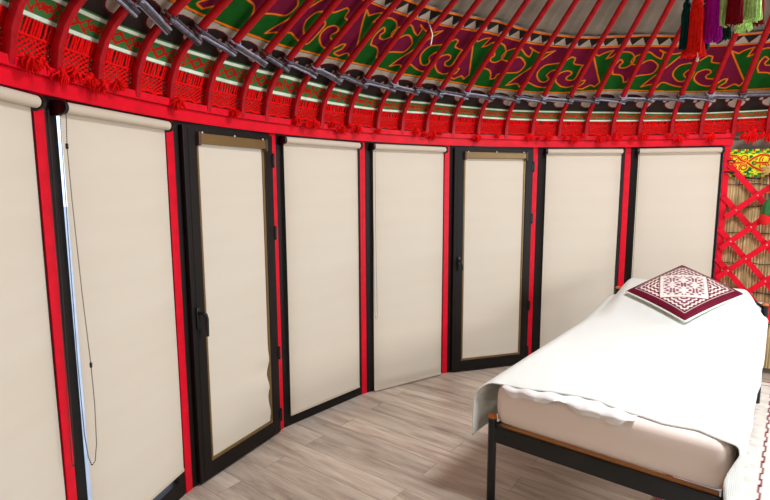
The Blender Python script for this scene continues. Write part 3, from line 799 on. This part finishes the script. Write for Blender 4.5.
b.box(.016, BW-.016, BL-.01, BL+.01, .36, .40, bev=.003)
for k in range(1, 6): b.tube([(BW*k/6, BL, .39), (BW*k/6, BL, .825)], .007, 8)
weld_smooth(b.build('headboard', M_BED, bed))
for k in range(7):
    b = MB(); y = .35+.3*k; b.box(.01, BW-.01, y, y+.07, .402, .414, bev=.002); b.build('slat_board', M_SLAT, bed)
for x in (0, BW):
    pass
# mattress
mat_t = tag(empty('mattress', BO, BRZ), 'thick mattress in a pinkish white fitted sheet lying on the black bed frame', 'mattress')
def rrect(x0, x1, y0, y1, r, z, n=8):
    out = []
    for cx_, cy_, q0 in ((x1-r, y1-r, 0), (x0+r, y1-r, 90), (x0+r, y0+r, 180), (x1-r, y0+r, 270)):
        for k in range(n+1):
            q = R_(q0+90*k/n); out.append((cx_+r*math.cos(q), cy_+r*math.sin(q), z))
    return out
b = MB(); levels = []
for z, ins_ in ((.432, .02), (.438, .008), (.45, .0), (.50, -.004), (.56, -.004), (.60, .0), (.615, .005), (.628, .016), (.634, .03)):
    levels.append(rrect(.004+ins_, BW-.004-ins_, .012+ins_, BL-.03-ins_, .055-ins_*.4, z))
nn_ = len(levels[0])
b.add([p for l in levels for p in l], [(i*nn_+j, i*nn_+(j+1) % nn_, (i+1)*nn_+(j+1) % nn_, (i+1)*nn_+j) for i in range(len(levels)-1) for j in range(nn_)]
      + [tuple(range((len(levels)-1)*nn_, len(levels)*nn_)), tuple(range(nn_-1, -1, -1))])
weld_smooth(b.build('mattress_body', M_SHEET, mat_t), 60)
# crumpled white top sheet peeking out at the foot
rows = []
for i in range(70):
    f = i/69; x = .05+.62*f; row = []
    d = .028+.020*math.sin(f*9+.5)+.014*math.sin(f*23)
    d *= min(1, f*8)*min(1, (1-f)*5)+.15
    for j in range(7):
        g = j/6
        if g < .45: y = .15-.12*g/.45; zz = .6405
        else: y = .012-.006*math.sin(f*31)-.012; zz = .640-d*(g-.45)/.55*.8
        row.append((x, y+.004*math.sin(f*40+g*5), zz+.004*math.sin(f*37+g*3)))
    rows.append(row)
b = MB(); b.grid(rows)
o = b.build('top_sheet', M_SHEETW, loc=BO, rot=(0, 0, BRZ), smooth=True); tag(o, 'crumpled white sheet edge showing between mattress and bedspread at the foot', 'sheet')

# bedspread, draped
ZT = .644
def sstep(a, b_, x):
    t = np.clip((x-a)/(b_-a), 0, 1); return t*t*(3-2*t)
def top_z(x, y):
    plane = .71+(y-1.72)*.387-.045-ZT
    hump = np.logaddexp(plane*60, 0)/60
    hump = np.minimum(hump, .232)
    side = .12+.88*sstep(-.06, .13, x)*(1-sstep(BW-.14, BW+.03, x))
    return ZT+hump*side+.004*np.sin(y*6+x*3)*np.sin(x*5)
HL, HR = .34, .33
na, nb = 150, 170
la = np.r_[np.linspace(-HL, 0, 30)[:-1], np.linspace(0, BW, 86)[:-1], np.linspace(BW, BW+HR, 36)]
lb = np.linspace(0, 1, nb)
V = np.zeros((nb, len(la), 3))
for j, a in enumerate(la):
    xa = min(max(a, 0), BW)
    # where the foot edge lies: slips forward over the front a little on the right
    f = xa/BW
    sag = 0.0
    start = float(np.interp(f, [0, .08, .25, .36, .44, .52, .62, .75, .88, 1], [.015, .03, .07, .11, .115, .10, .075, .06, .075, .03]))+.004*math.sin(f*31)
    for i, t in enumerate(lb):
        # arclength along the bed; first bit hangs over the foot
        q = t*(2.285-start)
        if q < 0:
            y = start-.030*np.sin(min(1, -q/.03)*PI/2); dz = -max(0, -q-.012)*.9
        else: y = start+q; dz = 0.0
        z = float(top_z(xa, y))+dz
        if i < 4: z -= (.005, .004, .002, .001)[i]
        if q < 0: z -= .006*np.sin(min(1, -q/.03)*PI/2)
        x = a
        if a < 0 or a > BW:
            d = -a if a < 0 else a-BW; sg = -1 if a < 0 else 1; ed = 0 if a < 0 else BW
            rr = .020 if sg > 0 else .085
            if d < rr*PI/2:
                ph = d/rr; x = ed+sg*rr*math.sin(ph); z -= rr*(1-math.cos(ph))
            else:
                dd = d-rr*PI/2; fold = dd/.3
                wv = (.016*math.sin(y*7.5+(1 if sg > 0 else 4))+.009*math.sin(y*17+2))*(.45 if sg > 0 else 1)
                flare = (.0 if sg > 0 else .05)
                x = ed+sg*(rr+.004+flare*dd+fold*max(wv, -.010 if sg < 0 else 0)); z -= rr+dd
                if y < .35 and sg > 0: x += sg*.01*fold*(1-y/.35)
            if sg < 0: y -= .055*sstep(0, .12, d)*(1-sstep(.1, .5, y))
            else: y -= .075*sstep(0.0, .16, d)*(1-sstep(.1, .5, y))
            if sg > 0:
                x -= .006*float(sstep(.12, .5, y))*(1-float(sstep(2.0, 2.2, y)))*min(1, d/.04)
                x += .012*(1-float(sstep(.05, .4, y)))*min(1, d/.04)
                q2 = max(0, 1-q/.11)**1.5; k2 = float(sstep(0, .13, d))*q2
                x -= .055*k2*(1-.6*float(sstep(.16, .33, d))); y -= .045*k2
            if sg > 0 and y > 1.2: z = max(z, .305+.045*float(sstep(1.2, 2.2, y)))
        V[i, j] = (x, y, z)
na = len(la)
o = np_mesh('bedspread', V.reshape(-1, 3), quads(nb, na), M_SPREAD)
o.location = BO; o.rotation_euler = (0, 0, BRZ)
sol = o.modifiers.new('thickness', 'SOLIDIFY'); sol.thickness = .004; sol.offset = 1
tag(o, 'white waffle bedspread draped over the bed, hanging down both long sides', 'bedspread')

# cushion: corners measured in bed space
cB, cT, cL, cR = [Vector(q) for q in ((.600, 1.72, .71), (.450, 2.47, 1.0), (.143, 1.994, .82), (.900, 2.20, .86))]
cen = (cB+cT+cL+cR)/4
ex = ((cR-cL)+(cB-cT)).normalized(); ey = ((cT-cB)+(cR-cL)).normalized()    # edges of the square
nrm = ex.cross(ey).normalized()
cu = tag(empty('cushion', BO, BRZ), 'square maroon cushion embroidered in white, set cornerwise on the bedspread at the bed head', 'cushion')
N = 120; g = np.linspace(-1, 1, N); SX, SY = np.meshgrid(g, g)
cor = {(-1, -1): cB*0+cL, (1, -1): cB, (1, 1): cR, (-1, 1): cT}
def bil(sx, sy):
    w = [(1-sx)*(1-sy)/4, (1+sx)*(1-sy)/4, (1+sx)*(1+sy)/4, (1-sx)*(1+sy)/4]
    return sum(np.multiply.outer(wi, np.array(p)) for wi, p in zip(w, (cL, cB, cR, cT)))
PN = np.array(nrm)
if PN[2] < 0: PN = -PN
puff = ((1-SX**2)*(1-SY**2))**.42
pinch = 1-.045*(1-np.minimum(np.abs(SX), np.abs(SY))**2)*np.maximum(np.abs(SX), np.abs(SY))**6
base = bil(SX*pinch, SY*pinch)
topP = base+PN*(.062*puff)[..., None]
c_m, c_w, c_p = [np.array(lin(q)) for q in ((104, 10, 40), (236, 226, 218), (150, 84, 110))]
ma = np.maximum(np.abs(SX), np.abs(SY)); along = np.where(np.abs(SX) > np.abs(SY), SY, SX)
c = np.where(np.ones_like(SX, bool)[..., None], c_m, c_m)
zig = np.abs(((along*7.5) % 1)-.5)*2
rowp = (ma-.045*zig)*9.0
z1 = (np.abs(rowp % 1-.5) < .23) & (ma < .80)
c = np.where(z1[..., None], c_w, c)
dots = (np.sin(SX*44)*np.sin(SY*44) > .45) & (ma < .80)
c = np.where((dots & ~z1)[..., None], c_p, c)
di = np.abs(SX)+np.abs(SY)
inn = di < .72
flo = np.sin(SX*33+2*np.sin(SY*17))*np.sin(SY*33+2*np.sin(SX*17)) < .12
c = np.where(inn[..., None], np.where(flo[..., None], c_w, c_p*.8), c)
c = np.where(((di > .68) & (di < .80))[..., None], c_w, c); c = np.where(((di > .80) & (di < .84))[..., None], c_m, c)
c = np.where((np.abs(ma-.83) < .012)[..., None], c_w*.8, c)
o = np_mesh('cushion_front', topP.reshape(-1, 3), quads(N, N), M_CUSH, c.reshape(-1, 3), cu)
botP = base-PN*(.016*puff)[..., None]
np_mesh('cushion_back', botP.reshape(-1, 3), quads(N, N)[:, ::-1], M_PIPE, None, cu)
b = MB()
ring = [base[0, i] for i in range(0, N, 4)]+[base[i, -1] for i in range(0, N, 4)]+[base[-1, N-1-i] for i in range(0, N, 4)]+[base[N-1-i, 0] for i in range(0, N+1, 4) if i < N]+[base[0, 0]]
b.tube([Vector(p)-Vector(PN)*.006 for p in ring], .008, 6); b.build('cushion_piping', M_PIPE, cu, smooth=True)

# ------------------------------------------------------------------ rug
nx, ny = 170, 330
rx = np.linspace(.685, 2.3, nx); ry = np.linspace(-1.2, 2.90, ny)
RX, RY = np.meshgrid(rx, ry)
r_c, r_b, r_m, r_bl, r_g = [np.array(lin(q)) for q in ((230, 225, 216), (208, 184, 156), (118, 30, 48), (176, 196, 216), (196, 200, 166))]
c = np.where(np.ones_like(RX, bool)[..., None], r_c, r_c)
xx = RX-.685
strip = (xx > .10) & (xx < .40)
yy = (RY/.20) % 1.0; tri = np.abs(yy-.5)*2 > (xx-.10)/.30
kk = np.floor(RY/.20).astype(int) % 3
pal = np.stack([r_b, r_bl, r_g])
c = np.where((strip & tri)[..., None], pal[kk], c)
c = np.where((strip & (np.abs(np.abs(yy-.5)*2-(xx-.10)/.30) < .10))[..., None], r_c, c)
wob = .006*np.sin(RY*40)
c = np.where((np.abs(xx-.425+wob) < .007)[..., None], r_m, c)
dots = (np.hypot(((RY/.14) % 1-.5)*.14, xx-.49) < .012)
c = np.where(dots[..., None], np.array(lin((120, 116, 126))), c)
sp_ = (np.abs(((RY+.05)/.52) % 1-.5)*.52)
fl = (np.abs(sp_-.2*np.abs(xx-.24)) < .009) & (np.abs(xx-.24) < .07) | (np.hypot(sp_, xx-.20) < .018)
c = np.where(fl[..., None], np.array(lin((150, 66, 80))), c)
scx = ((RY+.12)/.62) % 1-.5; rad = np.hypot(scx*.62, xx-.68)
c = np.where((np.abs(rad-.16-.02*np.sin(6*np.arctan2(scx*.62, xx-.68))) < .011)[..., None], r_m, c)
c = np.where((rad < .045)[..., None], r_m, c); c = np.where((np.abs(rad-.09) < .008)[..., None], np.array(lin((170, 120, 120))), c)
ym = 2.90-RY
c = np.where((np.abs(ym-.10) < .010)[..., None] , r_m, c); 
edge = (xx < .03) | (ym < .02)
c = np.where(edge[..., None], np.array(lin((150, 70, 76))), c)
P = np.stack([RX, RY, np.full_like(RX, .010)+.0015*np.sin(RX*50)*np.sin(RY*60)], -1)
o = np_mesh('rug', P.reshape(-1, 3), quads(ny, nx), M_RUGM, c.reshape(-1, 3)); o.location = BO; o.rotation_euler = (0, 0, BRZ)
# keep it inside the yurt wall
me = o.data
co = np.zeros(len(me.vertices)*3, np.float32); me.vertices.foreach_get('co', co); co = co.reshape(-1, 3)
ca, sa = math.cos(BRZ), math.sin(BRZ)
wx = BO.x+co[:, 0]*ca-co[:, 1]*sa; wy = BO.y+co[:, 0]*sa+co[:, 1]*ca
far = np.hypot(wx, wy) > 3.02
bm = bmesh.new(); bm.from_mesh(me); bm.verts.ensure_lookup_table()
bmesh.ops.delete(bm, geom=[bm.verts[i] for i in np.nonzero(far)[0]], context='VERTS'); bm.to_mesh(me); bm.free()
tag(o, 'pale woven rug with maroon lines and pastel triangle border, right of and under the bed', 'rug')

# ------------------------------------------------------------------ yarn tassels hanging at the upper right
VIEW = Matrix.Rotation(0, 3, 'Z')
CAMP = Vector((-1.8304, -1.5601, 1.6654))
def yarn(name, col): return simple(name, col, .8, .22, 90, .4, 200, spec=.1)
Y_RED, Y_TEAL, Y_MAG, Y_LIME, Y_WINE, Y_DKG = [yarn(n_, c_) for n_, c_ in (('scarlet_yarn', (240, 34, 22)), ('teal_yarn', (10, 66, 66)), ('magenta_yarn', (172, 16, 158)), ('lime_yarn', (196, 236, 150)), ('wine_yarn', (128, 12, 28)), ('dark_green_yarn', (14, 44, 40)))]
def pole_z(r): return float(np.interp(-r, -PROF[:, 0], PROF[:, 1]))
def tassel(x, y, zb, L, rad, mat, label, beads=0, n=120, fl=1.25):
    t = tag(empty('tassel', (x, y, zb)), label, 'tassel', 'yarn tassels hanging together at upper right')
    b = MB()
    for _ in range(n):
        q = random.uniform(0, 2*PI); rr = rad*math.sqrt(random.uniform(.25, 1)); l0 = random.uniform(0, .10)*L
        px, py = rr*math.cos(q), rr*math.sin(q); w = random.uniform(-.12, .12)*rad; w2 = random.uniform(-.12, .12)*rad
        b.tube([(px*.8, py*.8, L), (px*1.0+w, py*1.0, L*.86), (px*1.02+w2, py*1.02+w, L*.5), (px*fl+w, py*fl+w2, l0)], [.0022, .003, .003, .0018], 4)
    b.lathe([(rad*.4, L*.10), (rad*.85, L*.3), (rad*.85, L*.8), (rad*.5, L), (rad*.2, L+.006)], 12)
    o = b.build('skirt', mat, t)
    z = L
    for k in range(max(1, beads)):
        q = MB(); q.lathe([(rad*.3, z-.004), (rad*.95, z+.004), (rad*1.0, z+.014), (rad*.75, z+.022), (rad*.3, z+.026)], 12); weld_smooth(q.build('knot', mat, t)); z += .027
    rr = math.hypot(x, y)
    q = MB(); q.tube([(0, 0, z-.004), (0, 0, max(z+.05, pole_z(rr)-.02-zb))], .003, 5); q.build('cord', M_CHAIN, t)
    return t
fw, rt_ = Vector((0, 1)), Vector((1, 0))
def tpos(px, py, dist):
    # place from the measured direction at a chosen distance in the room
    f, p, r = 509.477, .12715, -.00328
    cp, sp = math.cos(p), math.sin(p); fwd = Vector((0, cp, -sp)); up = Vector((0, sp, cp)); rt = Vector((1, 0, 0))
    cr, sr = math.cos(r), math.sin(r); a = cr*rt+sr*up; b_ = -sr*rt+cr*up
    return CAMP+(fwd+a*((px-385)/f)-b_*((py-250)/f))*dist
for px, py, dist, L, rad, mat, label, bd, n in (
        (694, 55, 1.60, .145, .016, Y_RED, 'bright scarlet tassel with a stack of knots, in front of dark teal tassels', 3, 130),
        (684, 50, 1.63, .125, .011, Y_TEAL, 'thin dark teal tassel left of the scarlet tassel', 3, 70),
        (703.5, 50, 1.66, .12, .011, Y_TEAL, 'thin dark teal tassel between the scarlet and magenta tassels', 3, 70),
        (693, 57, 1.67, .055, .028, Y_RED, 'short scarlet fringe tassel spreading out behind the long scarlet one', 1, 90),
        (711.5, 42, 1.60, .155, .021, Y_MAG, 'magenta purple tassel right of the scarlet tassel', 1, 150),
        (722, 40, 1.70, .10, .019, Y_DKG, 'very dark green tassel behind and right of the magenta one', 1, 90),
        (722.5, 27, 1.58, .12, .016, Y_LIME, 'narrow pale lime green tassel between magenta and wine red tassels', 1, 110),
        (733.5, 25, 1.55, .12, .017, Y_WINE, 'dark wine red tassel between the two pale lime green tassels', 1, 120),
        (749.5, 22, 1.57, .12, .023, Y_LIME, 'wide pale lime green tassel right of the wine red tassel', 1, 170),
        (743, 32, 1.66, .09, .018, Y_LIME, 'short lime green tassel peeping out low behind the wide lime one', 1, 90),
        (755, 26, 1.66, .11, .018, Y_WINE, 'dark wine red tassel behind the wide lime tassel, at far right', 1, 90)):
    p = tpos(px, py, dist); tassel(p.x, p.y, p.z, L, rad*1.06, mat, label, bd, int(n*1.3))
p = tpos(697.5, 57, 1.60); b = MB(); b.lathe([(.001, 0), (.0035, .002), (.004, .006), (.003, .012), (.001, .016)], 10, M=Matrix.Translation(p-Vector((0, 0, .014))))
b.tube([p, p+Vector((0, 0, .06))], .0012, 4)
tag(b.build('white_bead', M_WHITE, smooth=True), 'tiny white bead hanging below the scarlet tassel', 'bead')
# white cord end tied to a roof pole
a = R_(-38.1); r, z = prof_at(.86, -.03)
b = MB(); q = Vector(pol(R_(-39.2), r, z)); q = pol(R_(-38.6), r, z)
b.tube([q+Vector((-.03, 0, .10)), q+Vector((-.006, 0, .05)), q+Vector((.012, -.005, -.01)), q+Vector((.004, -.006, -.06)), q+Vector((.0, -.006, -.075))], .004, 6)
tag(b.build('cord_end', M_CORD, smooth=True), 'short white cord end dangling from a roof pole at the top of the picture', 'cord')

# ------------------------------------------------------------------ light
w = bpy.data.worlds.new('World'); scn.world = w; w.use_nodes = True
bg = w.node_tree.nodes['Background']; bg.inputs[0].default_value = (.68, .80, 1.0, 1); bg.inputs[1].default_value = 2.2
def area(name, loc, target, size, power, col, sy=None):
    l = bpy.data.lights.new(name, 'AREA'); l.energy = power; l.size = size; l.color = col
    if sy: l.shape = 'RECTANGLE'; l.size_y = sy
    o = bpy.data.objects.new(name, l); COL.objects.link(o); o.location = loc
    o.rotation_euler = (Vector(target)-Vector(loc)).to_track_quat('-Z', 'Y').to_euler(); return o
area('doorway_light', pol(R_(92), 3.3, 1.75), (-.6, .6, .6), 1.7, 92, (1, .99, .98), .8)
area('back_fill', pol(R_(170), 2.4, 2.1), (-.9, 1.6, 1.1), 1.8, 14, (1, .98, .96), 1.3)  # extra soft fill lamp added behind the camera, not a source in the yurt
area('crown_light', (.22, .42, 3.7), (-.1, .2, 0), .9, 132, (.97, .99, 1))

# ------------------------------------------------------------------ camera
cam = bpy.data.cameras.new('camera'); co = bpy.data.objects.new('camera', cam); COL.objects.link(co)
cam.sensor_width = 36; cam.lens = 509.477/770*36; cam.clip_start = .02
f, p, r = 509.477, .12715, -.00328
cp, sp = math.cos(p), math.sin(p); fwd = Vector((0, cp, -sp)); up = Vector((0, sp, cp)); rt = Vector((1, 0, 0))
cr, sr = math.cos(r), math.sin(r); a_ = cr*rt+sr*up; b_ = -sr*rt+cr*up
Mx = Matrix((a_, b_, -fwd)).transposed().to_4x4(); Mx.translation = CAMP
co.matrix_world = Mx; scn.camera = co
scn.view_settings.view_transform = 'Standard'; scn.view_settings.exposure = 0.0
scn.cycles.max_bounces = 8; scn.cycles.diffuse_bounces = 5
